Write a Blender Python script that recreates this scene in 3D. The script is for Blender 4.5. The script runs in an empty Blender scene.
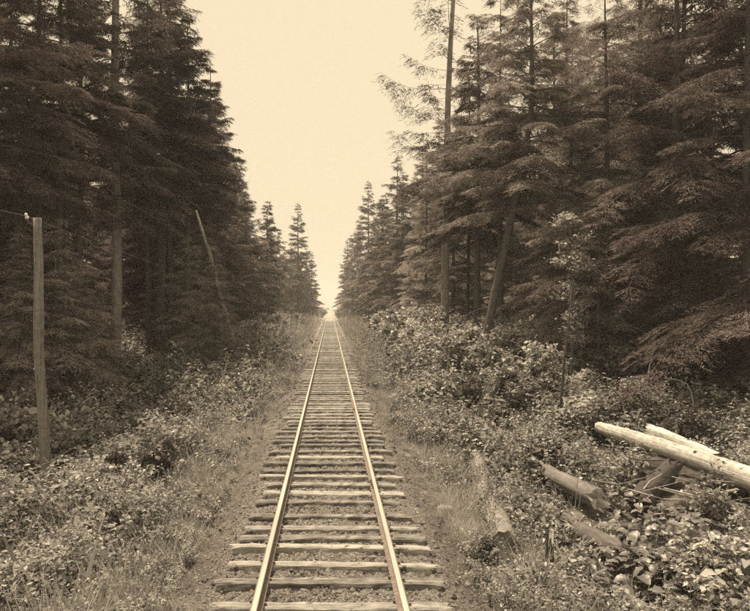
import bpy, math
import numpy as np
from mathutils import Vector, Matrix

# ------------------------------------------------------------------ camera, world, sun, exposure
SC = bpy.context.scene
COL = SC.collection
F, VX, VY, CAMZ = 740.0, 330.0, 305.5, 3.12      # focal length and vanishing point in photo pixels, camera height (m)
cam_d = bpy.data.cameras.new('camera'); cam = bpy.data.objects.new('camera', cam_d); COL.objects.link(cam)
cam.location = (0, 0, CAMZ); cam.rotation_euler = (math.pi / 2, 0, 0)
cam_d.sensor_width = 36.0; cam_d.lens = 36.0 * F / 750.0; cam_d.shift_x = 45.0 / 750.0
cam_d.clip_start = 0.1; cam_d.clip_end = 6000
SC.camera = cam

CREAM = (1.0, 0.825, 0.565)
SUN_EL, SUN_AZ = math.radians(67), math.radians(-42)      # azimuth from +Y (down the track), negative = left
w = bpy.data.worlds.new('World'); SC.world = w; w.use_nodes = True
nt = w.node_tree; nt.nodes.clear()
out = nt.nodes.new('ShaderNodeOutputWorld'); bg = nt.nodes.new('ShaderNodeBackground')
sky = nt.nodes.new('ShaderNodeTexSky'); sky.sky_type = 'NISHITA'; sky.sun_disc = False
sky.sun_elevation = SUN_EL; sky.sun_rotation = -SUN_AZ; sky.dust_density = 4.0
bw = nt.nodes.new('ShaderNodeRGBToBW'); nt.links.new(sky.outputs[0], bw.inputs[0])
ma = nt.nodes.new('ShaderNodeMath'); ma.operation = 'MULTIPLY_ADD'          # thin clouded sky: mostly even veil
nt.links.new(bw.outputs[0], ma.inputs[0]); ma.inputs[1].default_value = 0.10; ma.inputs[2].default_value = 8.6
vm = nt.nodes.new('ShaderNodeVectorMath'); vm.operation = 'SCALE'; vm.inputs[0].default_value = CREAM
nt.links.new(ma.outputs[0], vm.inputs['Scale']); nt.links.new(vm.outputs[0], bg.inputs[0])
bg.inputs[1].default_value = 0.0725
nt.links.new(bg.outputs[0], out.inputs[0])

sd = bpy.data.lights.new('sun', 'SUN'); sun = bpy.data.objects.new('sun', sd); COL.objects.link(sun)
sd.energy = 5.0; sd.angle = math.radians(7); sd.color = (1.0, 0.83, 0.58)
to_sun = Vector((math.sin(SUN_AZ) * math.cos(SUN_EL), math.cos(SUN_AZ) * math.cos(SUN_EL), math.sin(SUN_EL)))
sun.rotation_euler = to_sun.to_track_quat('Z', 'Y').to_euler()
sun.location = to_sun * 80

vs = SC.view_settings
vs.view_transform = 'Standard'; vs.look = 'None'; vs.exposure = 0.55; vs.gamma = 1.0; vs.use_curve_mapping = False
SC.render.engine = 'CYCLES'
SC.cycles.max_bounces = 4; SC.cycles.use_light_tree = False; SC.cycles.diffuse_bounces = 3; SC.cycles.volume_bounces = 2
SC.cycles.transmission_bounces = 3; SC.cycles.transparent_max_bounces = 4
SC.cycles.use_denoising = False

# ------------------------------------------------------------------ helpers
def rng(s): return np.random.default_rng(s)

def dip(y):
    y = np.asarray(y, float)
    t = np.clip(y - 140, 0, 60)
    return -0.0006 * t * t

def ground(x, y):
    x = np.asarray(x, float); y = np.asarray(y, float); a = np.abs(x)
    left = x < 0
    base = np.where(left,
                    np.interp(a, [0, 1.0, 1.40, 1.75, 3.4, 6.0, 8.0, 14, 30, 200], [-.055, -.07, -.10, -.22, -0.85, -1.25, -1.3, -0.8, -0.3, 0.5]),
                    np.interp(a, [0, 1.0, 1.40, 1.75, 3.2, 5.0, 10.0, 16, 30, 200], [-.055, -.07, -.10, -.22, -1.05, -1.2, -1.15, -0.8, -0.4, 0.5]))
    amp = np.clip((a - 1.5) / 3.0, 0, 1)
    n = (np.sin(x * .9 + y * .37 + 1) * np.sin(y * .55 - x * .2) * .16 + np.sin(x * 2.1 + .5 * y) * np.sin(y * 1.7 - .6 * x + 2) * .07
         + np.sin(x * .21 + 3) * np.sin(y * .13 + 1) * .22)
    small = np.sin(x * 7.1 + y * 3.3) * np.sin(y * 6.3 - x * 2.7) * .012
    return base + n * amp + small + dip(y)

def gz(x, y): return float(ground(x, y))

def at(px, py, d):                                   # photo pixel + distance -> point in the place
    return Vector(((px - VX) / F * d, d, CAMZ - (py - VY) / F * d))

def on_ground(px, py, lift=0.0):                     # where the line of sight meets the ground (raised by lift)
    d = np.linspace(6, 140, 6000)
    x = (px - VX) / F * d; z = CAMZ - (py - VY) / F * d
    k = np.argmax(z <= ground(x, d) + lift)
    return Vector((x[k], d[k], z[k]))

def mesh_quads(name, V, Q, smooth=False):
    V = np.asarray(V, np.float32); Q = np.asarray(Q, np.int32); n = len(Q); k = Q.shape[1]
    me = bpy.data.meshes.new(name)
    me.vertices.add(len(V)); me.vertices.foreach_set('co', V.ravel())
    me.loops.add(n * k); me.loops.foreach_set('vertex_index', Q.ravel())
    me.polygons.add(n); me.polygons.foreach_set('loop_start', np.arange(0, n * k, k, dtype=np.int32))
    me.polygons.foreach_set('loop_total', np.full(n, k, np.int32))
    me.polygons.foreach_set('use_smooth', np.full(n, smooth, bool))
    me.update(calc_edges=True); me.validate()
    return me

def mesh_py(name, V, Fc, smooth=True):
    me = bpy.data.meshes.new(name); me.from_pydata([tuple(v) for v in V], [], [tuple(int(i) for i in f) for f in Fc])
    me.polygons.foreach_set('use_smooth', np.full(len(me.polygons), smooth, bool)); me.update()
    return me

def obj(name, me, mat=None, parent=None, loc=None, rot=None):
    o = bpy.data.objects.new(name, me); COL.objects.link(o)
    if mat is not None:
        if not me.materials: me.materials.append(mat)
        elif me.materials[0] is not mat: o.material_slots[0].link = 'OBJECT'; o.material_slots[0].material = mat
    if parent is not None: o.parent = parent
    if loc is not None: o.location = loc
    if rot is not None: o.rotation_euler = rot
    return o

def tag(o, label, cat, group=None):
    o['label'] = label; o['category'] = cat
    if group: o['group'] = group
    return o

def empty(name, loc=(0, 0, 0), rot=(0, 0, 0), scale=1.0):
    o = bpy.data.objects.new(name, None); COL.objects.link(o); o.empty_display_size = .2
    o.location = loc; o.rotation_euler = rot
    o.scale = (scale, scale, scale) if not hasattr(scale, '__len__') else scale
    return o

def structure(o): o['kind'] = 'structure'; return o
def stuff(o): o['kind'] = 'stuff'; return o

def tube(pts, rad, sides=8, seed=0, rough=0.0, caps=True, squash=None):
    """tapered bent tube round a line of points; returns verts, faces"""
    r = rng(seed); pts = [Vector(p) for p in pts]; V = []; Fc = []
    n = len(pts); up = Vector((0.31, 0.17, 0.93))
    prof = 1 + rough * r.normal(size=sides)
    for i, p in enumerate(pts):
        t = (pts[min(i + 1, n - 1)] - pts[max(i - 1, 0)]).normalized()
        a = t.cross(up)
        if a.length < .2: a = t.cross(Vector((1, 0, 0)))
        a.normalize(); b = t.cross(a)
        jit = 1 + rough * .6 * r.normal(size=sides)
        for k in range(sides):
            th = 2 * math.pi * k / sides; q = rad[i] * prof[k] * jit[k]
            V.append(p + a * (math.cos(th) * q) + b * (math.sin(th) * q))
    for i in range(n - 1):
        for k in range(sides):
            k2 = (k + 1) % sides
            Fc.append((i * sides + k, i * sides + k2, (i + 1) * sides + k2, (i + 1) * sides + k))
    if caps:
        Fc.append(tuple(range(sides - 1, -1, -1))); Fc.append(tuple((n - 1) * sides + k for k in range(sides)))
    return V, Fc

def join(*parts):
    V = []; Fc = []
    for v, f in parts:
        o = len(V); V += list(v); Fc += [tuple(i + o for i in q) for q in f]
    return V, Fc

# ------------------------------------------------------------------ materials
def new_mat(name):
    m = bpy.data.materials.new(name); m.use_nodes = True
    for n in list(m.node_tree.nodes): m.node_tree.nodes.remove(n)
    N = m.node_tree.nodes; L = m.node_tree.links
    o = N.new('ShaderNodeOutputMaterial')
    return m, N, L, o

def val(N, L, op, a, b=None, c=None):
    m = N.new('ShaderNodeMath'); m.operation = op
    for i, x in enumerate((a, b, c)):
        if x is None: continue
        if isinstance(x, (int, float)): m.inputs[i].default_value = x
        else: L.new(x, m.inputs[i])
    return m.outputs[0]

def noise(N, L, scale, detail=3, rough=.6, stretch=None, coord='Object'):
    tc = N.new('ShaderNodeTexCoord'); src = tc.outputs[coord]
    if coord == 'World':
        pass
    if stretch:
        mp = N.new('ShaderNodeMapping'); mp.inputs['Scale'].default_value = stretch; L.new(src, mp.inputs[0]); src = mp.outputs[0]
    t = N.new('ShaderNodeTexNoise'); t.inputs['Scale'].default_value = scale
    t.inputs['Detail'].default_value = detail; t.inputs['Roughness'].default_value = rough
    L.new(src, t.inputs['Vector'])
    return t.outputs['Fac']

def ramp(N, L, fac, stops):
    r = N.new('ShaderNodeValToRGB'); L.new(fac, r.inputs[0]); e = r.color_ramp.elements
    while len(e) < len(stops): e.new(.5)
    for i, (p, c) in enumerate(stops):
        e[i].position = p; e[i].color = (*c, 1) if len(c) == 3 else c
    return r.outputs[0]

def tone(c):                                            # print tones: purple-brown darks going over to near-neutral lights
    l = .3 * c[0] + .6 * c[1] + .1 * c[2]; t = min(1, max(0, (.26 - l) / .22))
    return (l * (1.03 + .09 * t), l * (1 - .04 * t), l * (.95 + .06 * t))

def leaf_mat(name, dark, light, transl=.25, patch=.5, gloss=.0, tone=tone):
    """foliage: each leaf takes its own tone, plants differ, soft patches; part of the light passes through"""
    m, N, L, o = new_mat(name)
    g = N.new('ShaderNodeNewGeometry'); oi = N.new('ShaderNodeObjectInfo')
    n1 = noise(N, L, patch, 2)
    f = val(N, L, 'MULTIPLY', g.outputs['Random Per Island'], .45)
    f = val(N, L, 'MULTIPLY_ADD', oi.outputs['Random'], .25, f)
    f = val(N, L, 'MULTIPLY_ADD', n1, .75, f)
    f = val(N, L, 'SUBTRACT', f, .22)
    c = ramp(N, L, f, [(0.24, tone(dark)), (.80, tone(light))])
    d = N.new('ShaderNodeBsdfDiffuse'); L.new(c, d.inputs[0])
    t = N.new('ShaderNodeBsdfTranslucent'); L.new(c, t.inputs[0])
    mx = N.new('ShaderNodeMixShader'); mx.inputs[0].default_value = transl
    L.new(d.outputs[0], mx.inputs[1]); L.new(t.outputs[0], mx.inputs[2])
    last = mx.outputs[0]
    if gloss:
        gl = N.new('ShaderNodeBsdfGlossy'); gl.inputs['Roughness'].default_value = .45; gl.inputs[0].default_value = (.8, .8, .8, 1)
        m2 = N.new('ShaderNodeMixShader'); m2.inputs[0].default_value = gloss
        L.new(last, m2.inputs[1]); L.new(gl.outputs[0], m2.inputs[2]); last = m2.outputs[0]
    L.new(last, o.inputs[0]); return m

def wood_mat(name, dark, light, scale=6, stretch=(1, 1, .12), bump=.5, rough=.85, spots=None, world_var=0):
    m, N, L, o = new_mat(name)
    n1 = noise(N, L, scale, 6, .65, stretch)
    n2 = noise(N, L, scale * .35, 3, .6)
    f = val(N, L, 'MULTIPLY_ADD', n1, .75, val(N, L, 'MULTIPLY', n2, .45))
    oi = N.new('ShaderNodeObjectInfo')
    f = val(N, L, 'ADD', f, val(N, L, 'MULTIPLY_ADD', oi.outputs['Random'], .22, -.18))
    c = ramp(N, L, f, [(.32, tone(dark)), (.72, tone(light))])
    if spots:
        n3 = noise(N, L, spots[0], 3, .7)
        s = ramp(N, L, n3, [(spots[1], (0, 0, 0)), (spots[1] + .06, (1, 1, 1))])
        mx = N.new('ShaderNodeMix'); mx.data_type = 'RGBA'; L.new(s, mx.inputs[0])
        L.new(c, mx.inputs[6]); mx.inputs[7].default_value = (*spots[2], 1); c = mx.outputs[2]
    b = N.new('ShaderNodeBsdfPrincipled'); L.new(c, b.inputs['Base Color']); b.inputs['Roughness'].default_value = rough
    b.inputs['Specular IOR Level'].default_value = .25
    bp = N.new('ShaderNodeBump'); bp.inputs['Strength'].default_value = bump; bp.inputs['Distance'].default_value = .03
    L.new(n1, bp.inputs['Height']); L.new(bp.outputs[0], b.inputs['Normal'])
    L.new(b.outputs[0], o.inputs[0]); return m

def stone_mat(name, dark, light, scale=9, rough=.9):
    return wood_mat(name, dark, light, scale, (1, 1, 1), .6, rough)

M = {}
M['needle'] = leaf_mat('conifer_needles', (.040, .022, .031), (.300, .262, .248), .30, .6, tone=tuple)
M['needle_pale'] = leaf_mat('pale_conifer_needles', (.082, .060, .066), (.55, .505, .475), .34, .6, tone=tuple)  # on far trees this paler colour also stands in for haze
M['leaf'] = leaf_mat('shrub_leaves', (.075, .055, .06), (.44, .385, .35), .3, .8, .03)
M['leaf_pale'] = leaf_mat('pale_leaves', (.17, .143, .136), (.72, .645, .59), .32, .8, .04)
M['leaf_dark'] = leaf_mat('dark_leaves', (.055, .039, .044), (.20, .16, .155), .25, .8, .03)
M['cover'] = leaf_mat('ground_cover_leaves', (.048, .034, .040), (.62, .55, .51), .28, .3, .03)
M['grass'] = leaf_mat('dry_grass', (.24, .205, .19), (.80, .72, .66), .34, .3)
M['broad'] = leaf_mat('broad_leaves', (.09, .07, .07), (.40, .35, .32), .25, 1.2, .06)
M['bark'] = wood_mat('bark', (.055, .040, .042), (.15, .122, .120), 9, (1, 1, .22), .9)
M['bark_pale'] = wood_mat('pale_bark', (.19, .155, .15), (.46, .395, .365), 9, (1, 1, .22), .9)
M['bark_dark'] = wood_mat('dark_bark', (.040, .030, .028), (.10, .080, .074), 9, (1, 1, .22), .9)
M['pole'] = wood_mat('weathered_pole_wood', (.045, .035, .034), (.27, .23, .215), 22, (1, 1, .03), 1.0)
M['peeled'] = wood_mat('peeled_log_wood', (.27, .25, .23), (.80, .76, .70), 16, (1, 1, .06), 1.0, .85, (4.0, .62, (.17, .145, .135)))
M['mossy'] = wood_mat('mossy_bark', (.13, .11, .10), (.38, .335, .295), 16, (1, 1, .6), 1.0, .95)
M['deadwood'] = wood_mat('dead_wood', (.12, .098, .095), (.30, .255, .235), 10, (1, 1, .12), .9)
M['cutend'] = wood_mat('broken_wood_end', (.28, .24, .20), (.62, .54, .46), 14, (1, 1, 1), .6)
M['twig'] = wood_mat('bare_twig', (.24, .20, .175), (.46, .40, .345), 10, (1, 1, .3), .3)
M['tie'] = wood_mat('hewn_sleeper_wood', (.055, .043, .041), (.44, .385, .34), 15, (.06, 1, 1), 1.0, .95, (7, .60, (.10, .082, .076)))
M['stone'] = stone_mat('pale_stone', (.22, .19, .175), (.50, .44, .40))
M['gravel'] = leaf_mat('gravel_stones', (.08, .064, .060), (.42, .365, .33), .0, 1.0)
M['glass'] = wood_mat('white_insulator', (.75, .68, .6), (.85, .78, .7), 4, (1, 1, 1), 0, .25)

def rail_mats():
    m, N, L, o = new_mat('rail_rust'); n = noise(N, L, 20, 4)
    c = ramp(N, L, n, [(.3, (.10, .078, .068)), (.7, (.22, .178, .155))])
    b = N.new('ShaderNodeBsdfPrincipled'); L.new(c, b.inputs['Base Color']); b.inputs['Roughness'].default_value = .75
    L.new(b.outputs[0], o.inputs[0]); M['rust'] = m
    m, N, L, o = new_mat('rail_worn_top'); n = noise(N, L, 6, 4, .6, (1, .05, 1))
    c = ramp(N, L, n, [(.3, (.46, .43, .40)), (.7, (.70, .67, .62))])
    b = N.new('ShaderNodeBsdfPrincipled'); L.new(c, b.inputs['Base Color']); b.inputs['Roughness'].default_value = .42
    b.inputs['Metallic'].default_value = .55
    L.new(b.outputs[0], o.inputs[0]); M['worn'] = m
rail_mats()

def ground_mat():
    m, N, L, o = new_mat('ground_soil')
    tc = N.new('ShaderNodeTexCoord'); sx = N.new('ShaderNodeSeparateXYZ'); L.new(tc.outputs['Object'], sx.inputs[0])
    ax = val(N, L, 'ABSOLUTE', sx.outputs[0])
    fine = noise(N, L, 38, 5, .75); mid = noise(N, L, 3.0, 4); big = noise(N, L, .35, 3)
    grav = ramp(N, L, fine, [(.36, (.056, .038, .044)), (.50, (.165, .150, .142)), (.64, (.44, .425, .405))])
    soil = ramp(N, L, val(N, L, 'MULTIPLY_ADD', fine, .5, val(N, L, 'MULTIPLY', mid, .5)), [(.40, (.030, .024, .026)), (.66, (.20, .18, .17))])
    edge = val(N, L, 'MULTIPLY_ADD', mid, 1.6, ax)
    f = N.new('ShaderNodeMapRange'); L.new(edge, f.inputs[0]); f.inputs[1].default_value = 2.3; f.inputs[2].default_value = 3.3
    mx = N.new('ShaderNodeMix'); mx.data_type = 'RGBA'; L.new(f.outputs[0], mx.inputs[0]); L.new(grav, mx.inputs[6]); L.new(soil, mx.inputs[7])
    shd = N.new('ShaderNodeMapRange'); L.new(val(N, L, 'MULTIPLY_ADD', mid, .5, ax), shd.inputs[0]); shd.inputs[1].default_value = 1.45; shd.inputs[2].default_value = 1.9; shd.inputs[3].default_value = 1.0; shd.inputs[4].default_value = .58
    sh2 = N.new('ShaderNodeVectorMath'); sh2.operation = 'SCALE'; L.new(grav, sh2.inputs[0]); L.new(shd.outputs[0], sh2.inputs['Scale']); L.new(sh2.outputs[0], mx.inputs[6])   # cinders and dirt on the shoulders
    # farther along the line dry grass has grown over the bed
    far = N.new('ShaderNodeMapRange'); L.new(sx.outputs[1], far.inputs[0]); far.inputs[1].default_value = 40; far.inputs[2].default_value = 110
    nar = N.new('ShaderNodeMapRange'); L.new(ax, nar.inputs[0]); nar.inputs[1].default_value = 9; nar.inputs[2].default_value = 5
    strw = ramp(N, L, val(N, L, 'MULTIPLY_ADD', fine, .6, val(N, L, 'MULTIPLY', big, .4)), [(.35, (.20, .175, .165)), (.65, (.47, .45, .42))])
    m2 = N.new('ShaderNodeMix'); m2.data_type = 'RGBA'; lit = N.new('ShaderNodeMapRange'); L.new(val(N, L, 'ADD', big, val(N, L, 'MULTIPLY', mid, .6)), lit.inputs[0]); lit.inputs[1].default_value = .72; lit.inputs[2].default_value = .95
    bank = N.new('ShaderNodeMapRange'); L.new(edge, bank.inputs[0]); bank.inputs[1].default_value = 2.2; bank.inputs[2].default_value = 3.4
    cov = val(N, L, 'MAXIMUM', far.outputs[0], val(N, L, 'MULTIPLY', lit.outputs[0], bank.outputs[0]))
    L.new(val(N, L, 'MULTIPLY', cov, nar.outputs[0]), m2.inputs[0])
    L.new(mx.outputs[2], m2.inputs[6]); L.new(strw, m2.inputs[7])
    b = N.new('ShaderNodeBsdfPrincipled'); L.new(m2.outputs[2], b.inputs['Base Color']); b.inputs['Roughness'].default_value = .95
    b.inputs['Specular IOR Level'].default_value = .1
    bp = N.new('ShaderNodeBump'); bp.inputs['Strength'].default_value = .9; bp.inputs['Distance'].default_value = .04
    L.new(fine, bp.inputs['Height']); L.new(bp.outputs[0], b.inputs['Normal']); L.new(b.outputs[0], o.inputs[0])
    return m
M['ground'] = ground_mat()

# ------------------------------------------------------------------ the ground
def build_ground():
    xs = np.concatenate([-np.geomspace(600, 12, 30), np.linspace(-11.5, -2.2, 60), np.linspace(-2.05, 2.05, 84), np.linspace(2.2, 11.5, 60), np.geomspace(12, 600, 30)])
    ys = np.concatenate([np.linspace(-40, 5, 10), np.arange(5.2, 22, .11), np.geomspace(22, 260, 170), np.geomspace(270, 1250, 30)])
    X, Y = np.meshgrid(xs, ys); Z = ground(X, Y)
    r = rng(5); near = (Y < 40) & (Y > 5)
    Z = Z + np.where(near, r.normal(size=X.shape) * .012, 0)
    V = np.stack([X, Y, Z], -1).reshape(-1, 3); nx = len(xs); ny = len(ys)
    i = np.arange(ny - 1)[:, None] * nx + np.arange(nx - 1)[None]
    Q = np.stack([i, i + 1, i + nx + 1, i + nx], -1).reshape(-1, 4)
    structure(obj('ground', mesh_quads('ground', V, Q, True), M['ground']))
build_ground()

# ------------------------------------------------------------------ railway track
def build_track():
    t = tag(empty('railway_track', (0, 0, 0)), 'straight single railway track on weathered wooden sleepers running down the middle', 'railway track')
    t.location = (0, 0, 0)
    prof = [(-.065, 0), (-.065, .012), (-.012, .024), (-.010, .078), (-.031, .088), (-.031, .110), (-.024, .118), (.024, .118), (.031, .110), (.031, .088),
            (.010, .078), (.012, .024), (.065, .012), (.065, 0)]
    ys = np.concatenate([np.arange(2, 140, 2.3), np.arange(140, 190, 3)])
    r = rng(77); n = len(prof)
    for s in (-1, 1):
        V = []; Fc = []
        wx = np.cumsum(r.normal(size=len(ys)) * .0012); wz = np.sin(ys * .21 + s) * .004
        for i, y in enumerate(ys):
            for (a, b) in prof: V.append((s * .752 + a + wx[i] * .5, y, b + wz[i] + float(dip(y)) + .012))
        for i in range(len(ys) - 1):
            for k in range(n - 1): Fc.append((i * n + k, (i + 1) * n + k, (i + 1) * n + k + 1, i * n + k + 1))
        Fc.append(tuple(range(n)))
        me = mesh_py('rail', V, Fc, False); me.materials.append(M['rust']); me.materials.append(M['worn'])
        for j, p in enumerate(me.polygons):
            if j < (len(ys) - 1) * (n - 1) and j % (n - 1) in (5, 6, 7): p.material_index = 1
        rail = obj('rail', me, None, t)
        # joint bars with bolts
        for jy in ((12.75, 21.9, 31.0, 40.2) if s > 0 else (17.4, 26.6, 35.8)):
            parts = []
            for sd in (-1, 1):
                x0 = s * .752 + sd * .011; x1 = s * .752 + sd * .030
                v = [(x0, jy - .3, .035), (x1, jy - .3, .035), (x1, jy - .3, .085), (x0, jy - .3, .085), (x0, jy + .3, .035), (x1, jy + .3, .035), (x1, jy + .3, .085), (x0, jy + .3, .085)]
                parts.append((v, [(0, 1, 2, 3), (7, 6, 5, 4), (0, 4, 5, 1), (1, 5, 6, 2), (2, 6, 7, 3), (3, 7, 4, 0)]))
                for by in (-.2, -.07, .07, .2):
                    parts.append(tube([(x1 - sd * .005, jy + by, .062), (x1 + sd * .03, jy + by, .062)], [.017, .017], 6))
            jv, jf = join(*parts)
            obj('joint_bar', mesh_py('joint_bar', jv, jf, False), M['rust'], rail)
    # sleepers: hand-hewn, each a little different
    protos = []
    for k in range(9):
        rr = rng(300 + k); nx = 22; hw = .105 + rr.uniform(-.02, .022); h = .17
        base = [(-hw, -h), (-hw * 1.02, -.04), (-hw * .94, -.012), (-hw * .6, 0), (0, .004), (hw * .6, 0), (hw * .94, -.012), (hw * 1.02, -.04), (hw, -h)]
        V = []; Fc = []; m = len(base); c1, c2, c3 = rr.uniform(-1, 1, 3)
        for i in range(nx):
            u = i / (nx - 1); x = (u - .5) * 2.52
            bend = .018 * math.sin(u * 3.1 * (1 + .3 * c1) + c2 * 3); wd = 1 + .09 * math.sin(u * 5 + c3 * 4) + .03 * rr.normal()
            for (a, b) in base:
                endr = 0 if 0 < i < nx - 1 else .02 * rr.normal()
                V.append((x + endr, a * wd + bend + .004 * rr.normal(), b + (.0035 * rr.normal() if b > -.1 else 0) - (.012 if i in (0, nx - 1) and b > -.03 else 0)))
        for i in range(nx - 1):
            for j in range(m - 1): Fc.append((i * m + j, i * m + j + 1, (i + 1) * m + j + 1, (i + 1) * m + j))
        Fc.append(tuple(range(m))[::-1]); Fc.append(tuple((nx - 1) * m + j for j in range(m)))
        me = mesh_py('sleeper', V, Fc, False); me.flip_normals() if False else None
        protos.append(me)
    sv, sf = join(([(-.011, -.011, -.02), (.011, -.011, -.02), (.011, .011, -.02), (-.011, .011, -.02), (-.014, -.016, .022), (.026, -.016, .016), (.026, .016, .016), (-.014, .016, .022)],
                   [(3, 2, 1, 0), (4, 5, 6, 7), (0, 1, 5, 4), (1, 2, 6, 5), (2, 3, 7, 6), (3, 0, 4, 7)]))
    spike = mesh_py('spike', sv, sf, False); spike.materials.append(M['rust'])
    near = [(7.15, 1, 0), (7.75, 1, 0), (8.40, 1.02, 0), (8.96, .98, .02), (9.60, 1.0, .01), (10.02, 1.0, .03), (10.47, .95, .01), (11.07, .96, .0),
            (11.85, .92, -.03), (12.40, .93, .05), (12.98, .88, .02)]
    y = 13.55; r = rng(9); lst = list(near)
    while y < 182 and len(lst) < 299:
        lst.append((y, r.uniform(.86, 1.05), r.normal() * .035)); y += r.choice([.5, .55, .58, .62, .66]) * r.uniform(.93, 1.07)
    for i, (y, ls, dx) in enumerate(lst):
        me = protos[int(r.integers(9))]
        o = obj('sleeper', me, M['tie'], t, (dx, y, float(dip(y)) + r.uniform(-.012, .010)), (r.normal() * .01, r.normal() * .004, r.normal() * .016))
        o.scale = (ls, r.uniform(.85, 1.22), 1)
        if r.random() < .5: o.rotation_euler.z += math.pi
        if y < 18:
            for s in (-1, 1):
                for sd, oy in ((-1, .035), (1, -.03)):
                    k = obj('spike', spike, None, None); k.parent = o
                    mw = Matrix.LocRotScale(o.location, o.rotation_euler, o.scale)
                    wp = Vector((s * .752 + sd * .078, y + oy, o.location.z + .012))
                    k.matrix_local = mw.inverted() @ Matrix.LocRotScale(wp, Matrix.Rotation(math.pi if sd > 0 else 0, 3, 'Z').to_quaternion(), None)
build_track()

# loose ballast stones
def build_ballast():
    r = rng(21); n = 26000
    y = np.exp(r.uniform(np.log(6.8), np.log(48), n)); x = r.normal(size=n) * 1.2
    keep = (np.abs(x) < 3.2); x = x[keep]; y = y[keep]; n = len(x)
    z = ground(x, y); s = r.uniform(.008, .024, n) * np.where(r.random(n) < .05, 1.9, 1) * np.clip(y / 16, 1, 2)
    oct_ = np.array([(1, 0, 0), (-1, 0, 0), (0, 1, 0), (0, -1, 0), (0, 0, 1), (0, 0, -1)], float)
    T = np.array([(0, 2, 4), (2, 1, 4), (1, 3, 4), (3, 0, 4), (2, 0, 5), (1, 2, 5), (3, 1, 5), (0, 3, 5)])
    j = r.uniform(.55, 1.35, (n, 6, 1)); V = oct_[None] * j * s[:, None, None]
    a = r.uniform(0, 6.28, n); ca, sa = np.cos(a)[:, None], np.sin(a)[:, None]
    V = np.stack([V[..., 0] * ca - V[..., 1] * sa, V[..., 0] * sa + V[..., 1] * ca, V[..., 2] * .8], -1)
    V += np.stack([x, y, z + s * .25], -1)[:, None]
    Q = (T[None] + (np.arange(n) * 6)[:, None, None]).reshape(-1, 3)
    o = obj('gravel', mesh_quads('gravel', V.reshape(-1, 3), Q), M['gravel'])
    stuff(o); o['label'] = 'loose gravel and cinders between and beside the sleepers'; o['category'] = 'gravel'
build_ballast()

# ------------------------------------------------------------------ foliage shapes
def unit(a): return a / np.maximum(np.linalg.norm(a, axis=-1, keepdims=True), 1e-9)

def rhombs(P, D, S, Lg, Wd, fold=0.0):
    """leaf-shaped four-cornered faces: from P along D, half width along S"""
    D = unit(D); S = unit(S - (S * D).sum(-1, keepdims=True) * D); N = np.cross(D, S)
    Lg = Lg[:, None]; Wd = Wd[:, None]
    V = np.stack([P, P + D * Lg * .48 + S * Wd + N * Wd * fold, P + D * Lg, P + D * Lg * .48 - S * Wd + N * Wd * fold], 1)
    n = len(P); Q = np.arange(n * 4).reshape(n, 4)
    return V.reshape(-1, 3), Q

def stack(parts):
    V = []; Q = []; o = 0
    for v, q in parts:
        V.append(v); Q.append(q + o); o += len(v)
    return np.concatenate(V), np.concatenate(Q)

def slivers(P, D, S, Lg, Wd):
    """needle sprays: slim triangles from P along D"""
    D = unit(D); S = unit(S - (S * D).sum(-1, keepdims=True) * D); Lg = Lg[:, None]; Wd = Wd[:, None]
    V = np.stack([P - S * Wd, P + S * Wd, P + D * Lg], 1); n = len(P)
    return V.reshape(-1, 3), np.arange(n * 3).reshape(n, 3)

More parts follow.
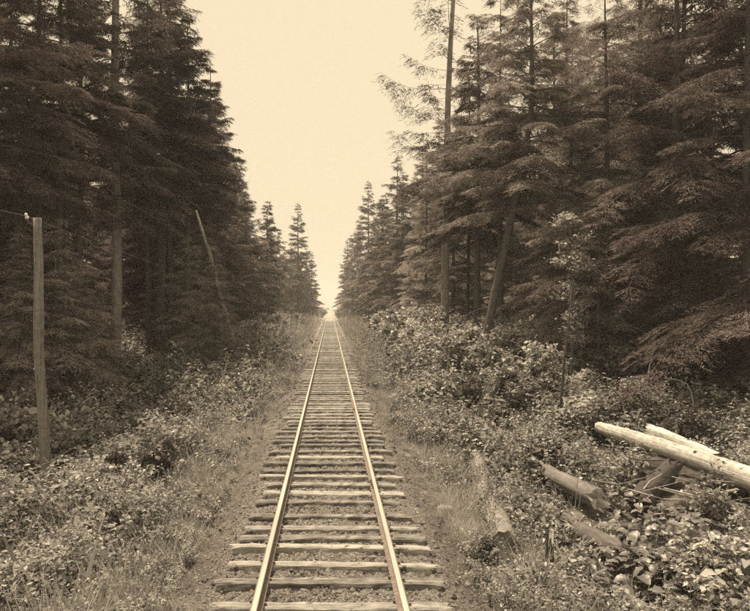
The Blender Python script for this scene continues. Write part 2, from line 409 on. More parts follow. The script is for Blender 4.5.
UP = np.array([0, 0, 1.0])
def conifer(seed, H, cb, R, nb, n_needles, sl, sw, r0=.3, path=None, droop=.16, up=.10, az=None, power=.75, dead=10, bare=0.0, taper=.75, lowpitch=-.25, limb=.013, gaps=.12, vary=(.55, 1.18)):
    """trunk mesh (with limbs) and crown mesh; path: [(z, dx, dy)] bends the trunk"""
    r = rng(seed)
    pz = np.array([p[0] for p in path]) if path else np.array([0, H]); px = np.array([p[1] for p in path]) if path else np.zeros(2); py = np.array([p[2] for p in path]) if path else np.zeros(2)
    wob = r.uniform(0, 6, 2)
    def tr(z): return np.stack([np.interp(z, pz, px) + .05 * np.sin(z * .35 + wob[0]), np.interp(z, pz, py) + .05 * np.sin(z * .3 + wob[1]), z], -1)
    zs = np.concatenate([[-.6, 0, .35], np.linspace(1.0, H, 26)])
    rad = r0 * np.maximum(.02, (1 - np.clip(zs, 0, H) / H)) ** taper; rad[0] *= 1.5; rad[1] *= 1.35; rad[2] *= 1.12
    parts = [tube([Vector(p) for p in tr(zs)], list(rad), 12, seed, .05)]
    wh = max(6, nb // 5); u = (np.floor((np.arange(nb) + .5) / nb * wh) + .5 + r.normal(size=nb) * gaps * 2) / wh     # boughs stand in rough tiers
    u = np.clip(u + r.normal(size=nb) * .01, 0, .995)
    z = H * (cb + (1 - cb) * u) * .99
    prof = (1 - u) ** power * np.clip((u + .14) / .26, .4, 1)
    L = (R * prof + .22) * r.uniform(vary[0], vary[1], nb)
    a = np.arange(nb) * 2.39996 + r.uniform(-.5, .5, nb) if az is None else r.uniform(az[0], az[1], nb)
    pitch = lowpitch + u ** 1.5 * .95 + r.normal(size=nb) * .13
    dr = droop * r.uniform(.5, 1.6, nb); upn = up * r.uniform(.3, 1.5, nb); bow = r.normal(size=nb) * .12
    base = tr(z); dh = np.stack([np.cos(a), np.sin(a), np.zeros(nb)], -1); ph = np.stack([-dh[:, 1], dh[:, 0], np.zeros(nb)], -1)
    def bp(i, s):
        Li = L[i][..., None]; s = s[..., None]
        return base[i] + Li * (dh[i] * s * np.cos(pitch[i])[..., None] + ph[i] * bow[i][..., None] * s * s + UP * (s * np.sin(pitch[i])[..., None] - dr[i][..., None] * s * s * 1.4 + upn[i][..., None] * s ** 3))
    for i in range(nb):
        ss = np.linspace(0, 1, 6); pts = bp(np.full(6, i), ss); rr = max(.010, limb * L[i])
        parts.append(tube([Vector(p) for p in pts], [rr * (1 - .85 * q) for q in ss], 4, caps=False))
    for k in range(dead):                                    # dead snags below the crown
        zz = r.uniform(.12, max(cb, .2)) * H; aa = r.uniform(0, 6.28); l = r.uniform(.25, 1.3) * min(1, R / 3)
        p0 = Vector(tr(np.array([zz]))[0]); d = Vector((math.cos(aa), math.sin(aa), r.uniform(-.5, .3)))
        parts.append(tube([p0, p0 + d * l * .5, p0 + d * l + Vector((0, 0, -.12 * l))], [.022, .014, .005], 4, caps=False))
    tv, tf = join(*parts); trunk = mesh_py('trunk', tv, tf)
    # twigs in a flat fan along each bough, needles along each twig
    m = np.maximum(5, (L * 8.5).astype(int) + 2); bi = np.repeat(np.arange(nb), m); nt_ = len(bi)
    s = (.14 + bare + (.87 - bare) * r.uniform(0, 1, nt_) ** .8); side = np.where(r.random(nt_) < .5, -1.0, 1.0)
    P0 = bp(bi, s)
    al = r.normal(.85, .25, nt_); tl = (.42 * L[bi] * (1.02 - s) ** .6 + .14) * r.uniform(.45, 1.2, nt_)
    td = unit(dh[bi] * np.cos(al)[:, None] + ph[bi] * (side * np.sin(al))[:, None] + UP * (r.normal(size=nt_) * .13 - .04)[:, None])
    w_ = tl / tl.sum(); cnt = np.maximum(4, (n_needles * w_).astype(int)); ti = np.repeat(np.arange(nt_), cnt); n = len(ti)
    q = r.uniform(0, 1, n)
    tp = P0[ti] + td[ti] * (q * tl[ti])[:, None]; tp[:, 2] -= .42 * q * q * tl[ti]
    tperp = unit(np.cross(td[ti], UP)); lat = r.normal(size=n) * (.10 + .10 * tl[ti] * (1 - q))       # side sprays of each twig
    tp += tperp * lat[:, None] + td[ti] * (np.abs(lat) * .5)[:, None]; tp[:, 2] -= np.abs(lat) * .35 + np.abs(r.normal(size=n)) * .02
    D = td[ti] + tperp * (np.sign(lat) * r.uniform(.2, 1.0, n))[:, None] + UP * (-.35 + .28 * r.normal(size=n))[:, None]
    S = np.cross(D, UP + dh[bi[ti]] * .35 + r.normal(size=(n, 3)) * .38)
    V, Q = slivers(tp, D, S, sl * r.uniform(.6, 1.4, n), sw * r.uniform(.7, 1.3, n))
    return trunk, mesh_quads('crown', V, Q)

def leaves_on(r, P, size, flat=.55, aspect=.32, fold=.25):
    """pointed oval leaves, folded along the midrib and curling down at the tip"""
    n = len(P); a = r.uniform(0, 6.28, n)
    D = unit(np.stack([np.cos(a), np.sin(a), r.normal(size=n) * flat - .1], -1))
    S = np.cross(D, UP + r.normal(size=(n, 3)) * flat); S = unit(S - (S * D).sum(-1, keepdims=True) * D); N = np.cross(S, D)
    Lg = (size * np.exp(r.normal(size=n) * .28))[:, None]; W = Lg * aspect * r.uniform(.8, 1.2, n)[:, None]; cu = r.uniform(-.1, .35, n)[:, None] * Lg
    V = np.stack([P, P + D * Lg * .30 + S * W * .92 + N * W * fold, P + D * Lg * .66 + S * W * .78 + N * (W * fold - cu * .35), P + D * Lg - N * cu,
                  P + D * Lg * .66 - S * W * .78 + N * (W * fold - cu * .35), P + D * Lg * .30 - S * W * .92 + N * W * fold], 1)
    return V.reshape(-1, 3), np.arange(n * 6).reshape(n, 6)

def shrub(seed, h, rad, stems, nleaf, size, aspect=.32):
    r = rng(seed); parts = []; P = []
    for k in range(stems):
        a = r.uniform(0, 6.28); l = r.uniform(.55, 1.05); sp = rad * r.uniform(.3, 1.0)
        ps = [Vector((math.cos(a) * sp * q ** 1.4 + r.normal() * .03, math.sin(a) * sp * q ** 1.4 + r.normal() * .03, h * l * (q - .12 * q * q) - (.08 if q == 0 else 0))) for q in np.linspace(0, 1, 6)]
        parts.append(tube(ps, [max(.004, .012 * h * (1 - .85 * q)) for q in np.linspace(0, 1, 6)], 4, caps=False))
        for b in range(4):                                  # side shoots
            i = int(r.integers(2, 5)); a2 = r.uniform(0, 6.28); l2 = r.uniform(.2, .5) * rad
            e = ps[i] + Vector((math.cos(a2) * l2, math.sin(a2) * l2, r.uniform(0, .4) * l2)); parts.append(tube([ps[i], e], [.006 * h + .002, .003], 3, caps=False))
            m = max(3, nleaf // (stems * 6)); q = r.uniform(.2, 1.05, m)[:, None]; P.append(np.array(ps[i]) * (1 - q) + np.array(e) * q + r.normal(size=(m, 3)) * size * .45)
        arr = np.array([tuple(p) for p in ps]); m = max(4, nleaf // (stems * 3)); q = r.uniform(.22, 1, m) * 5
        i = np.minimum(q.astype(int), 4); f = (q - i)[:, None]
        P.append(arr[i] * (1 - f) + arr[i + 1] * f + r.normal(size=(m, 3)) * np.array([1, 1, .6]) * size * 1.1)
    P = np.concatenate(P); P[:, 2] = np.maximum(P[:, 2], .04)
    V, Q = leaves_on(r, P, size, .5, aspect)
    sv, sf = join(*parts)
    return mesh_py('stems', sv, sf), mesh_quads('foliage', V, Q)

# ------------------------------------------------------------------ what a plant stands beside, for its label
MARKS = [('telegraph pole', -6.9, 17.7), ('mossy log', 3.3, 15.5), ('peeled log', 9.7, 21), ('tall bare trunk', -11, 38), ('leaning tree', 6.7, 33), ('slender bare trunk', 6.9, 44), ('dark stumps', 3.4, 60),
         ('leaning snags', -5.5, 52), ('bottom left corner', -4.2, 10), ('left skyline spire', -8.9, 106), ('right skyline points', 9, 105), ('pale-ended log', 5.6, 16)]
def where(x, y):
    n, mx, my = min(((m[0], m[1], m[2]) for m in MARKS if m[1] * x > 0), key=lambda m: ((x - m[1]) / (4 + .05 * y)) ** 2 + ((y - m[2]) / (6 + .12 * y)) ** 2)
    if n == 'bottom left corner': return 'near the bottom left corner'
    dy = y - my; dx = F * x / y - F * mx / my
    if abs(dx) > 45: rel = 'left of' if dx < 0 else 'right of'
    else: rel = 'behind' if dy > 2 else ('in front of' if dy < -2 else 'beside')
    return '%s the %s' % (rel, n)

# ------------------------------------------------------------------ trees
def tree(name, meshes, loc, label, cat='tree', group=None, rz=0.0, sc=1.0, bark='bark', crown='needle', tilt=(0, 0)):
    t = tag(empty(name, loc, (tilt[0], tilt[1], rz), sc), label, cat, group)
    obj('trunk', meshes[0], M[bark], t)
    obj('crown', meshes[1], M[crown], t)
    return t

PROTO = {
    'near': [conifer(11, 19, .10, 4.6, 120, 190000, .13, .0130, .19, droop=.22, dead=10, lowpitch=-.28, gaps=.30, vary=(.30, 1.30)), conifer(12, 21, .14, 4.6, 115, 190000, .13, .0130, .21, droop=.34, up=.10, dead=16, lowpitch=.12, gaps=.6, vary=(.20, 1.35), power=.45),
             conifer(13, 24, .34, 4.3, 105, 160000, .14, .0140, .20, droop=.20, dead=34, lowpitch=-.2, gaps=.30, vary=(.25, 1.3))],
    'mid': [conifer(21, 24, .22, 4.2, 120, 75000, .22, .026, .25, dead=22, gaps=.25, vary=(.35, 1.28)), conifer(22, 21, .10, 3.8, 115, 75000, .22, .026, .22, droop=.30, lowpitch=.10, gaps=.7, vary=(.2, 1.4), power=.48), conifer(23, 26, .36, 4.3, 110, 70000, .22, .026, .27, dead=28, gaps=.3, vary=(.3, 1.3)),
            conifer(24, 17, .06, 3.3, 110, 60000, .20, .024, .18, droop=.2, gaps=.2, vary=(.4, 1.25)), conifer(25, 23, .48, 3.0, 75, 42000, .22, .026, .15, dead=34, taper=.5, gaps=.4, vary=(.25, 1.3))],
    'far': [conifer(31, 24, .14, 3.6, 120, 26000, .42, .06, .24, gaps=.7, vary=(.2, 1.45), power=.5, droop=.28, lowpitch=.05), conifer(32, 28, .20, 3.9, 120, 28000, .42, .06, .26, gaps=.25, vary=(.4, 1.3)), conifer(33, 19, .06, 3.3, 110, 22000, .42, .06, .2, gaps=.25, vary=(.4, 1.3))],
    'small': [conifer(51, 7.5, .02, 2.3, 80, 42000, .12, .012, .08, droop=.22, dead=0, gaps=.25), conifer(52, 5.5, .02, 1.9, 70, 30000, .11, .012, .06, droop=.16, up=.14, dead=0, gaps=.25), conifer(53, 10, .04, 2.7, 95, 50000, .13, .013, .10, droop=.24, dead=2, gaps=.25)],
}
def place(x, y, kind, k, label, group=None, hs=1.0, ws=None, rz=None, name='conifer_tree', crown='needle', bark='bark'):
    me = PROTO[kind][k]; r = rng(int(abs(x) * 131 + y * 17))
    # each material needs its own mesh data
    return tree(name, me, (x, y, gz(x, y)), label, 'tree', group, r.uniform(0, 6.28) if rz is None else rz, (ws or hs, ws or hs, hs), bark, crown)

# --- trees with a look of their own
def special_trees():
    # left: tall bare straight trunk
    p = at(116, 368, 38)
    x, y = p.x, p.y
    tree('conifer_tree', conifer(41, 29, .30, 4.0, 110, 110000, .17, .019, .30, dead=22, taper=.45), (x, y, gz(x, y)), 'tallest straight trunk left of the track, bare and pale below its crown', bark='bark_pale')
    # right: slender bare trunk rising beside the track with sparse arms on one side
    D = 44; x, y = (446 - VX) / F * D, D
    tree('bare_tree', conifer(42, 27, .34, 5.2, 50, 15000, .20, .020, .26, path=[(0, 0, 0), (8, -.1, 0), (16, .15, 0), (27, .65, 0)], az=(1.9, 4.7), droop=.05, up=.26, dead=40, bare=.16, taper=.45, lowpitch=-.15, power=.45, limb=.007, gaps=.9, vary=(.08, 1.12)),
         (x, y, gz(x, y)), 'slender bare-trunked tree with a few sparse upturned boughs reaching over the track', bark='bark_pale')
    # right: leaning tree
    D = 33; x, y = (480 - VX) / F * D, D
    k = D / F
    tree('leaning_tree', conifer(43, 19, .44, 4.2, 64, 120000, .14, .014, .21, path=[(0, 0, 0), (2.4, 6 * k, 0), (5.6, 20 * k, 0), (9.5, 38 * k, 0), (13, 51 * k, 0), (19, 52 * k, 0)], droop=.14, dead=8, taper=.55, power=.55, gaps=.08, lowpitch=-.12),
         (x, y, gz(x, y)), 'dark leaning trunk right of the track with flat layered boughs above', bark='bark', crown='needle_pale')
    # crown behind slender tree
    D = 37; x, y = (500 - VX) / F * D, D
    tree('conifer_tree', conifer(44, 20, .45, 3.7, 60, 80000, .15, .016, .17, droop=.2, dead=8, power=.5, gaps=.08), (x, y, gz(x, y)), 'open ragged conifer just behind the leaning tree', bark='bark', crown='needle_pale')
    for px, D, r0, lab in ((478, 40, .2, 'straight dark trunk close behind the leaning tree'), (469, 47, .13, 'thin straight trunk between the bare-trunked and leaning trees')):
        x, y = (px - VX) / F * D, D
        tree('conifer_tree', conifer(int(px), 20, .42, 3.0, 60, 45000, .19, .022, r0, dead=8, taper=.5), (x, y, gz(x, y)), lab, bark='bark')
    # right wall of near conifers, boughs to the ground
    for px, D, k, lab, sc in ((606, 32, 0, 'near conifer right of the leaning tree, boughs sweeping to the undergrowth', 1.0), (676, 29, 1, 'big dark conifer with drooping boughs above the peeled log', 1.05),
                              (748, 25, 0, 'dark conifer at the right edge with arching boughs', 1.05), (640, 38, 1, 'tall dense conifer standing behind the big drooping one', 1.2),
                              (572, 42, 0, 'conifer half hidden behind the leaning tree on its right', 1.05)):
        x, y = (px - VX) / F * D, D
        place(x, y, 'near', k, lab, hs=sc, crown='needle_pale' if px < 650 else 'needle')
    # slim dead sapling
    D = 24; x, y = (560 - VX) / F * D, D; z = gz(x, y)
    v, f = tube([(0, 0, -.2), (.05, 0, 1.2), (.16, 0, 2.4), (.30, 0, 3.6), (.38, 0, 4.6)], [.055, .05, .04, .026, .010], 7, 3, .06)
    parts = [(v, f)]; r = rng(8)
    for k in range(9):
        zz = r.uniform(1, 4.2); aa = r.uniform(0, 6.28); l = r.uniform(.2, .6); p0 = Vector((.08 * zz, 0, zz))
        parts.append(tube([p0, p0 + Vector((math.cos(aa) * l, math.sin(aa) * l, .1))], [.012, .004], 4))
    v, f = join(*parts)
    tag(obj('dead_sapling', mesh_py('dead_sapling', v, f), M['bark_dark'], None, (x, y, z)), 'slim leafless leaning sapling above the peeled log', 'sapling')
    # receding rows, left: (X, Y, kind, k, height scale, label)
    L = [(-11.6, 25.5, 'near', 2, .95, 'dark conifer at the left edge behind the telegraph pole'), (-12.4, 31.5, 'near', 2, 1.05, 'conifer between the telegraph pole and the tall bare trunk'),
         (-9.9, 43.5, 'mid', 2, 1.02, 'conifer with its trunk showing just right of the tall bare trunk'), (-10.8, 50, 'mid', 0, 1.08, 'full conifer halfway along the left forest edge'),
         (-9.9, 58, 'mid', 1, 1.0, 'conifer beside the pale leaning snag'), (-10.6, 67, 'mid', 2, .88, 'conifer behind the leaning snag, left forest edge'),
         (-9.8, 77, 'mid', 1, .95, 'shorter conifer left of the first spired one'), (-8.9, 106, 'far', 2, 1.02, 'conifer with a loose open spire on the left skyline'),
         (-10.2, 89, 'mid', 1, .90, 'conifer filling the left edge in front of the loose spire'), (-10.2, 120, 'mid', 0, .78, 'conifer between the two spires on the left skyline'),
         (-9.4, 138, 'mid', 1, .86, 'rounded conifer just before the tall far spire'), (-7.9, 183, 'far', 1, 1.12, 'tall narrow spire-topped conifer standing highest down the line on the left')]
    L += [((px - VX) / F * D, D, 'mid', 4, sc, lab) for px, D, sc, lab in ((147, 41, .95, 'thin bare trunk first to the right of the tall bare trunk'), (170, 47, 1.0, 'thin bare trunk second to the right of the tall bare trunk'), (188, 43, .92, 'thin pale-barked trunk left of the pale snag'),
          (80, 36, 1.0, 'thin dark trunk between the telegraph pole and tall bare trunk'), (60, 33, .95, 'thin dark trunk close right of the telegraph pole'), (210, 55, .95, 'thin bare trunk right behind the pale snag'))]
    for X, Y, kd, k, s, lab in L: place(X, Y, kd, k, lab, hs=s, crown='needle_pale' if Y > 85 else 'needle')  # distant crowns get paler needles: part of the haze is put into the colour
    Rr = [(9.0, 54, 'mid', 1, .82, 'conifer just left of the slender bare trunk, set back'), (8.6, 66, 'mid', 3, .95, 'small bushy conifer on the right forest edge'),
          (9.8, 78, 'mid', 2, .80, 'conifer with pale trunk on the right forest edge'), (9.2, 101, 'mid', 0, 1.06, 'pointed conifer on the right skyline, the nearer of two'),
          (8.2, 158, 'far', 1, 1.12, 'pointed conifer on the right skyline, the farther of two'), (8.8, 126, 'far', 0, .92, 'conifer between the two pointed ones, right skyline')]
    Rr += [(7.0, 186, 'far', 0, 1.12, 'steep hazy conifer just beyond the farther pointed one'), (6.4, 214, 'far', 0, 1.12, 'far hazy conifer right of the vanishing point, the nearer'), (5.9, 252, 'far', 1, 1.05, 'far hazy conifer right of the vanishing point, the farther'),
           (-6.9, 216, 'far', 0, .98, 'far hazy conifer just right of the tall spire'), (-6.3, 256, 'far', 1, .9, 'last far conifer left of the vanishing point'), (8.4, 116, 'far', 2, 1.15, 'full conifer filling between the pointed skyline trees'), (8.6, 88, 'mid', 1, .9, 'full conifer right of the nearer pointed skyline tree')]
    for X, Y, kd, k, s, lab in Rr: place(X, Y, kd, k, lab, hs=s, crown='needle_pale')  # on the far ones the pale needle colour imitates fading in haze
special_trees()

def understory():
    r = rng(63)
    for side, s_, lim, n in (('left', -1, .46, 34), ('right', 1, .58, 34)):
        for i in range(n):
            y = math.exp(r.uniform(math.log(24), math.log(105))); x = s_ * r.uniform(8.6 if y > 34 else 9.5, min(lim * y + 1, 20) + .1)
            if s_ > 0 and (y < 30 or (y < 62 and 432 < VX + F * x / y < 545)): continue       # open glade round the leaning tree
            k = int(r.integers(3))
            place(x, y, 'small', k, '%s feathery young conifer at the forest edge %s' % (('taller', 'low', 'tallest')[k], where(x, y)), 'young conifers %s' % side, r.uniform(.6, 1.15), crown='needle_pale')
    for px, D, k, sc, lab in ((205, 46, 2, .95, 'grey feathery young conifer below the pale snag'), (214, 37, 2, .75, 'feathery young conifer covering the middle of the pale snag'), (186, 40, 0, 1.1, 'young conifer with flat pale sprays left of the pale snag'), (70, 27, 0, .9, 'dark young conifer right behind the telegraph pole'),
                              (600, 29, 2, .9, 'young conifer drooping in front of the right forest wall'), (712, 28, 0, 1.0, 'young conifer behind the bowed stem at right'), (655, 31, 2, .9, 'young conifer between the bare stem and bowed stem')):
        x = (px - VX) / F * D; place(x, D, 'small', k, lab, None, sc, crown='needle_pale')
understory()

def forest():
    r = rng(61); n = 0
    def put(x, y, kind, hs, side, deep, crown='needle'):
        me = PROTO[kind]; k = int(r.integers(len(me)))
        lab = ('conifer deep in the dark forest %s' % where(x, y) if deep else '%s conifer in the far forest edge %s of the track' % ('tall' if hs > .8 else 'short', side))
        place(x, y, kind, k, lab, ('forest trees deep %s' if deep else 'far forest edge trees %s') % side, hs, hs * r.uniform(.9, 1.15), r.uniform(0, 6.28), crown=crown)
    for side, s in (('left', -1), ('right', 1)):
        lim = .50 if s < 0 else .62
        for row, x0 in enumerate((16, 22, 30, 40)):                    # inner rows
            y = (26, 36, 48, 64)[row]; 
            while y < (130, 125, 115, 110)[row]:
                xx = s * (x0 + r.uniform(-2.3, 2.3))
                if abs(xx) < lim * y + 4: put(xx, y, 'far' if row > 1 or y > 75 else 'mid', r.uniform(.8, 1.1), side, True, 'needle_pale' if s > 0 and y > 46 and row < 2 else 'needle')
                y += r.uniform(4.0, 6.5) * (1 + row * .15)
        y = 112                                                        # far edge
        while y < 330:
            for x0 in (11, 15.5):
                put(s * (x0 + r.uniform(-1.8, 1.8) + (1.6 if y < 180 else -2.2 * (y - 180) / 100)), y + r.uniform(-3, 3), 'far', r.uniform(.68, .92), side, False, 'needle_pale')  # pale needles put some of the distance haze into the crown colour
            y += r.uniform(8, 12)
forest()

# ------------------------------------------------------------------ fallen timber, stones
SEGS = []
def log(name, a, b, ra, rb, mat, label, cat='log', seed=0, stubs=(), sides=18, ragged=.12, bend=.03, end_mat='cutend', moss=.04):
    a = Vector(a); b = Vector(b); L = (b - a).length; r = rng(seed)
    q = (b - a).to_track_quat('Z', 'Y')
    SEGS.append((a.copy(), b.copy(), max(ra, rb)))
    n = max(8, int(L * 5)); zs = np.linspace(0, L, n)
    ph = r.uniform(0, 6, 2)
    pts = [(bend * math.sin(z * 1.1 + ph[0]), bend * math.sin(z * .8 + ph[1]), z) for z in zs]
    rad = [(ra + (rb - ra) * z / L) * (1 + .03 * r.normal()) for z in zs]
    V, Fc = tube(pts, rad, sides, seed, moss, caps=False)
    V = [Vector(v) for v in V]
    for e in (0, n - 1):                                                # ragged broken ends
        for k in range(sides): V[e * sides + k].z += r.normal() * ragged * ra * 2
    t = tag(empty(name, a), label, cat); t.rotation_mode = 'QUATERNION'; t.rotation_quaternion = q
    obj('stem', mesh_py('stem', V, Fc), M[mat], t)
    for e in (0, n - 1):
        c = Vector(pts[e]) + Vector((0, 0, (.03 if e == 0 else -.03))); rim = [V[e * sides + k] for k in range(sides)]
        c.z += (.02 if e == 0 else -.02); mid = [v * .45 + c * .55 + Vector((0, 0, r.normal() * ragged * ra * .6)) for v in rim]
        v = rim + mid + [c]; f = []
        for k in range(sides):
            k2 = (k + 1) % sides; f.append((k, k2, sides + k2, sides + k)); f.append((sides + k, sides + k2, 2 * sides))
        obj('broken_end', mesh_py('broken_end', v, f, True), M[end_mat], t)
    for (u, ang, ln, rr, m) in stubs:
        i = int(u * (n - 1)); p0 = Vector(pts[i]); d = Vector((math.cos(ang), math.sin(ang), r.uniform(-.1, .4)))
        v, f = tube([p0 + d * rad[i] * .6, p0 + d * (rad[i] + ln * .6), p0 + d * (rad[i] + ln) + Vector((0, 0, .1 * ln))], [rr, rr * .85, rr * .5], 7, seed + 1, .12)
        obj('branch_stub', mesh_py('branch_stub', v, f), M[m], t)
    return t

def build_timber():
    # peeled pale log lying out of the frame at right, propped clear of the ground
    a = on_ground(600, 427, .55); b = on_ground(815, 499, .62)
    log('fallen_log', a, b, .17, .26, 'peeled', 'long pale peeled log lying at right, running out past the edge', seed=1, moss=.02,
        stubs=((.30, 1.2, .02, .04, 'bark_dark'), (.42, .4, .03, .05, 'bark_dark'), (.58, 2.2, .02, .05, 'bark_dark'), (.66, .9, .03, .045, 'bark_dark'), (.5, 4.2, .35, .03, 'twig'), (.72, 4.5, .4, .03, 'twig')))
    a = on_ground(648, 431, .62); b = on_ground(714, 455, .62); d = (b - a).normalized()
    log('fallen_log', a, b, .17, .15, 'peeled', 'shorter broken pale log just behind the long peeled log', seed=2, ragged=.6, moss=.06, stubs=((.3, 1.0, .03, .04, 'bark_dark'), (.7, 1.5, .02, .04, 'bark_dark')))
    # mossy log along the foot of the bank
    a = on_ground(474, 458, .24); b = on_ground(504, 548, .22)
    mossy = log('fallen_log', a, b, .175, .205, 'mossy', 'thick moss-covered log lying parallel to the track on the right', seed=3, moss=.05, bend=.05, end_mat='deadwood', stubs=((.12, 2.2, .12, .03, 'cutend'),))
    r = rng(33); n = 9000; L = (b - a).length                            # moss tufts on the upper side
    z = r.uniform(.05, L - .05, n); th = r.uniform(0, 6.28, n); rad = .172 + .03 * z / L
    k = np.sin(z * 3 + 2 * np.sin(th * 2)) + r.normal(size=n) * .6 > -.5; z, th, rad = z[k], th[k], rad[k]; n = len(z)
    nrm = np.stack([np.cos(th), np.sin(th), np.zeros(n)], -1); P = nrm * rad[:, None]; P[:, 2] = z
    V, Q = rhombs(P, nrm + r.normal(size=(n, 3)) * .8, r.normal(size=(n, 3)), r.uniform(.03, .085, n), r.uniform(.006, .014, n))
    mo = obj('moss', mesh_quads('moss', V, Q), M['cover'], mossy); mo['kind'] = 'stuff'
    # dark log with a pale broken end
    a = on_ground(546, 472, .42); b = on_ground(597, 498, .45)
    log('fallen_log', a, b, .17, .21, 'deadwood', 'dark bare log with pale broken end below the peeled log', seed=4, ragged=.35, stubs=((.25, 4.4, .2, .03, 'twig'),))
    a = on_ground(556, 513, .26); b = on_ground(622, 554, .26)
    log('fallen_log', a, b, .14, .17, 'bark', 'dark rotten log with pale branch stubs, lowest on the right', seed=5, ragged=.4, moss=.09, stubs=((.6, 4.0, .22, .03, 'cutend'), (.9, 4.2, .14, .025, 'cutend'), (.4, 1.3, .12, .03, 'twig')))
    # root mass under peeled log
    a = on_ground(672, 470, .30); b = on_ground(640, 506, .12)
    log('rotten_log', a, b, .20, .26, 'bark_dark', 'dark rotting stump wedged under the peeled log', seed=6, ragged=.6, moss=.14, end_mat='bark_dark')
    # upright broken stake
    p = on_ground(546, 590); log('broken_stake', Vector((p.x, p.y, gz(p.x, p.y) - .15)), Vector((p.x + .05, p.y + .05, gz(p.x, p.y) + .78)), .08, .06, 'bark_dark', 'short broken upright stake beside the lowest rotten log', 'stake', seed=7, ragged=.9, moss=.12)
    # grey rotting trunk higher on the right slope
    a = on_ground(462, 405, .16); b = on_ground(496, 441, .14)
    log('fallen_log', a, b, .16, .18, 'mossy', 'grey rotting log half sunk in leaves above the mossy log', seed=8, moss=.07, end_mat='deadwood')
    # down the line
    a = on_ground(360, 334, .22); b = on_ground(380, 337.5, .22); log('fallen_log', a, b, .28, .30, 'peeled', 'short pale log on the right bank far down the line', seed=9)
    a = on_ground(377, 333, .1); log('tree_stump', a - Vector((0, 0, .3)), a + Vector((.2, 0, 1.15)), .5, .32, 'bark_dark', 'dark ragged stump beside the pale log down the line', 'stump', seed=10, ragged=.5, moss=.12)
    a = at(374, 319, 66); b = on_ground(393, 335, .1); log('fallen_log', a, b, .10, .14, 'deadwood', 'thin log leaning down to the ground beyond the dark stump', seed=11)
    p = on_ground(391, 372, 0); log('tree_stump', Vector((p.x, p.y, p.z - .2)), Vector((p.x + .1, p.y, p.z + .62)), .55, .38, 'bark_dark', 'broad dark stump in the grass right of the rails', 'stump', seed=12, ragged=.8, moss=.16, end_mat='bark_dark')
    # left: leaning dead trunks
    b = on_ground(252, 337, 0); a = at(226, 286, b.y + 3); log('leaning_snag', b, a, .20, .13, 'bark_pale', 'dead trunk leaning left out of the bushes left of the track', 'snag', seed=13)
    b = at(243, 330, 44); b.z = gz(b.x, b.y) - .1; a = at(207, 246, 40.5); e = at(196, 210, 40)
    sn = log('leaning_snag', b, a, .13, .09, 'bark_pale', 'thin pale broken snag slanting through the left conifers', 'snag', seed=14)
    loc = sn.rotation_quaternion.inverted() @ (e - Vector(b)); l0 = sn.rotation_quaternion.inverted() @ (Vector(a) - Vector(b))
    v, f = tube([l0 - Vector((0, 0, .2)), l0.lerp(loc, .5), loc], [.085, .08, .055], 9, 5, .06); obj('barkless_tip', mesh_py('barkless_tip', v, f), M['peeled'], sn)
    # bare sticks
    def stick(pts, r0, label, mat='twig', name='fallen_branch', group=None):
        P = [Vector(p) for p in pts]
        fine = []
        for i in range(len(P) - 1):
            for u in np.linspace(0, 1, 5)[:-1]: fine.append(P[i].lerp(P[i + 1], u))
        fine.append(P[-1]); n = len(fine)
        v, f = tube(fine, [r0 * (1 - .65 * i / n) for i in range(n)], 6, 3, .06)
        o = P[0].copy(); v = [q - o for q in v]
        tag(obj(name, mesh_py(name, v, f), M[mat], None, o), label, 'branch', group)
    stick([on_ground(735, 490, .55), on_ground(700, 497, .5), on_ground(664, 488, .42)], .032, 'pale forked branch lying below the peeled log')
    stick([on_ground(712, 504, .35), on_ground(672, 492, .45), on_ground(650, 486, .3)], .026, 'second thin branch crossing the pale forked one', 'deadwood')
    stick([on_ground(592, 480, .45), on_ground(618, 485, .55), on_ground(650, 476, .5)], .024, 'thin branch bowed over the leaves below the peeled log', 'deadwood')
    stick([on_ground(590, 482, .45), on_ground(606, 500, .4), on_ground(627, 517, .3)], .02, 'dark thin branch slanting down beside the pale broken log end', 'bark_dark')
    stick([on_ground(640, 494, .3), on_ground(650, 481, .5), on_ground(662, 474, .6)], .024, 'pale short branch leaning on the rotting stump')
    stick([on_ground(566, 382, .3), on_ground(574, 391, .5), on_ground(586, 411, .1)], .028, 'pale bare branch slanting down from the dead sapling')
    D = 22; stick([at(693, 412, D) - Vector((0, 0, .3)), at(693, 402, D), at(691, 392, D), at(687, 384, D), at(678, 380, D), at(664, 378, D)], .03, 'pale bare stem bowed in an arch behind the peeled log', 'twig', 'bowed_stem')
    D = 25; stick([at(645, 395, D), at(650, 365, D), at(655, 345, D)], .03, 'bare upright stem behind the peeled log', 'twig', 'bare_shoot')
    D = 16; stick([at(22, 474, D), at(36, 468, D), at(58, 458, D)], .03, 'bare stick lying near the foot of the telegraph pole', 'deadwood')
    r = rng(95)
    for k in range(16):
        px, py = r.uniform(560, 735), r.uniform(455, 520); a = r.uniform(-.5, .9); l = r.uniform(22, 60); lf = r.uniform(.2, .5)
        q = [on_ground(px, py, lf), on_ground(px + math.cos(a) * l * .5, py + math.sin(a) * l * .25, lf + r.uniform(0, .15)), on_ground(px + math.cos(a) * l, py + math.sin(a) * l * .5, r.uniform(.15, .4))]
        if (q[2] - q[0]).length > 5: continue
        stick(q, r.uniform(.010, .02), '%s %s dead stick among the leaves %s' % ('long' if l > 41 else 'short', ('pale', 'dark')[k % 2], where(q[1].x, q[1].y)), ('twig', 'bark_dark')[k % 2], 'dead_stick', 'dead sticks round the fallen logs')
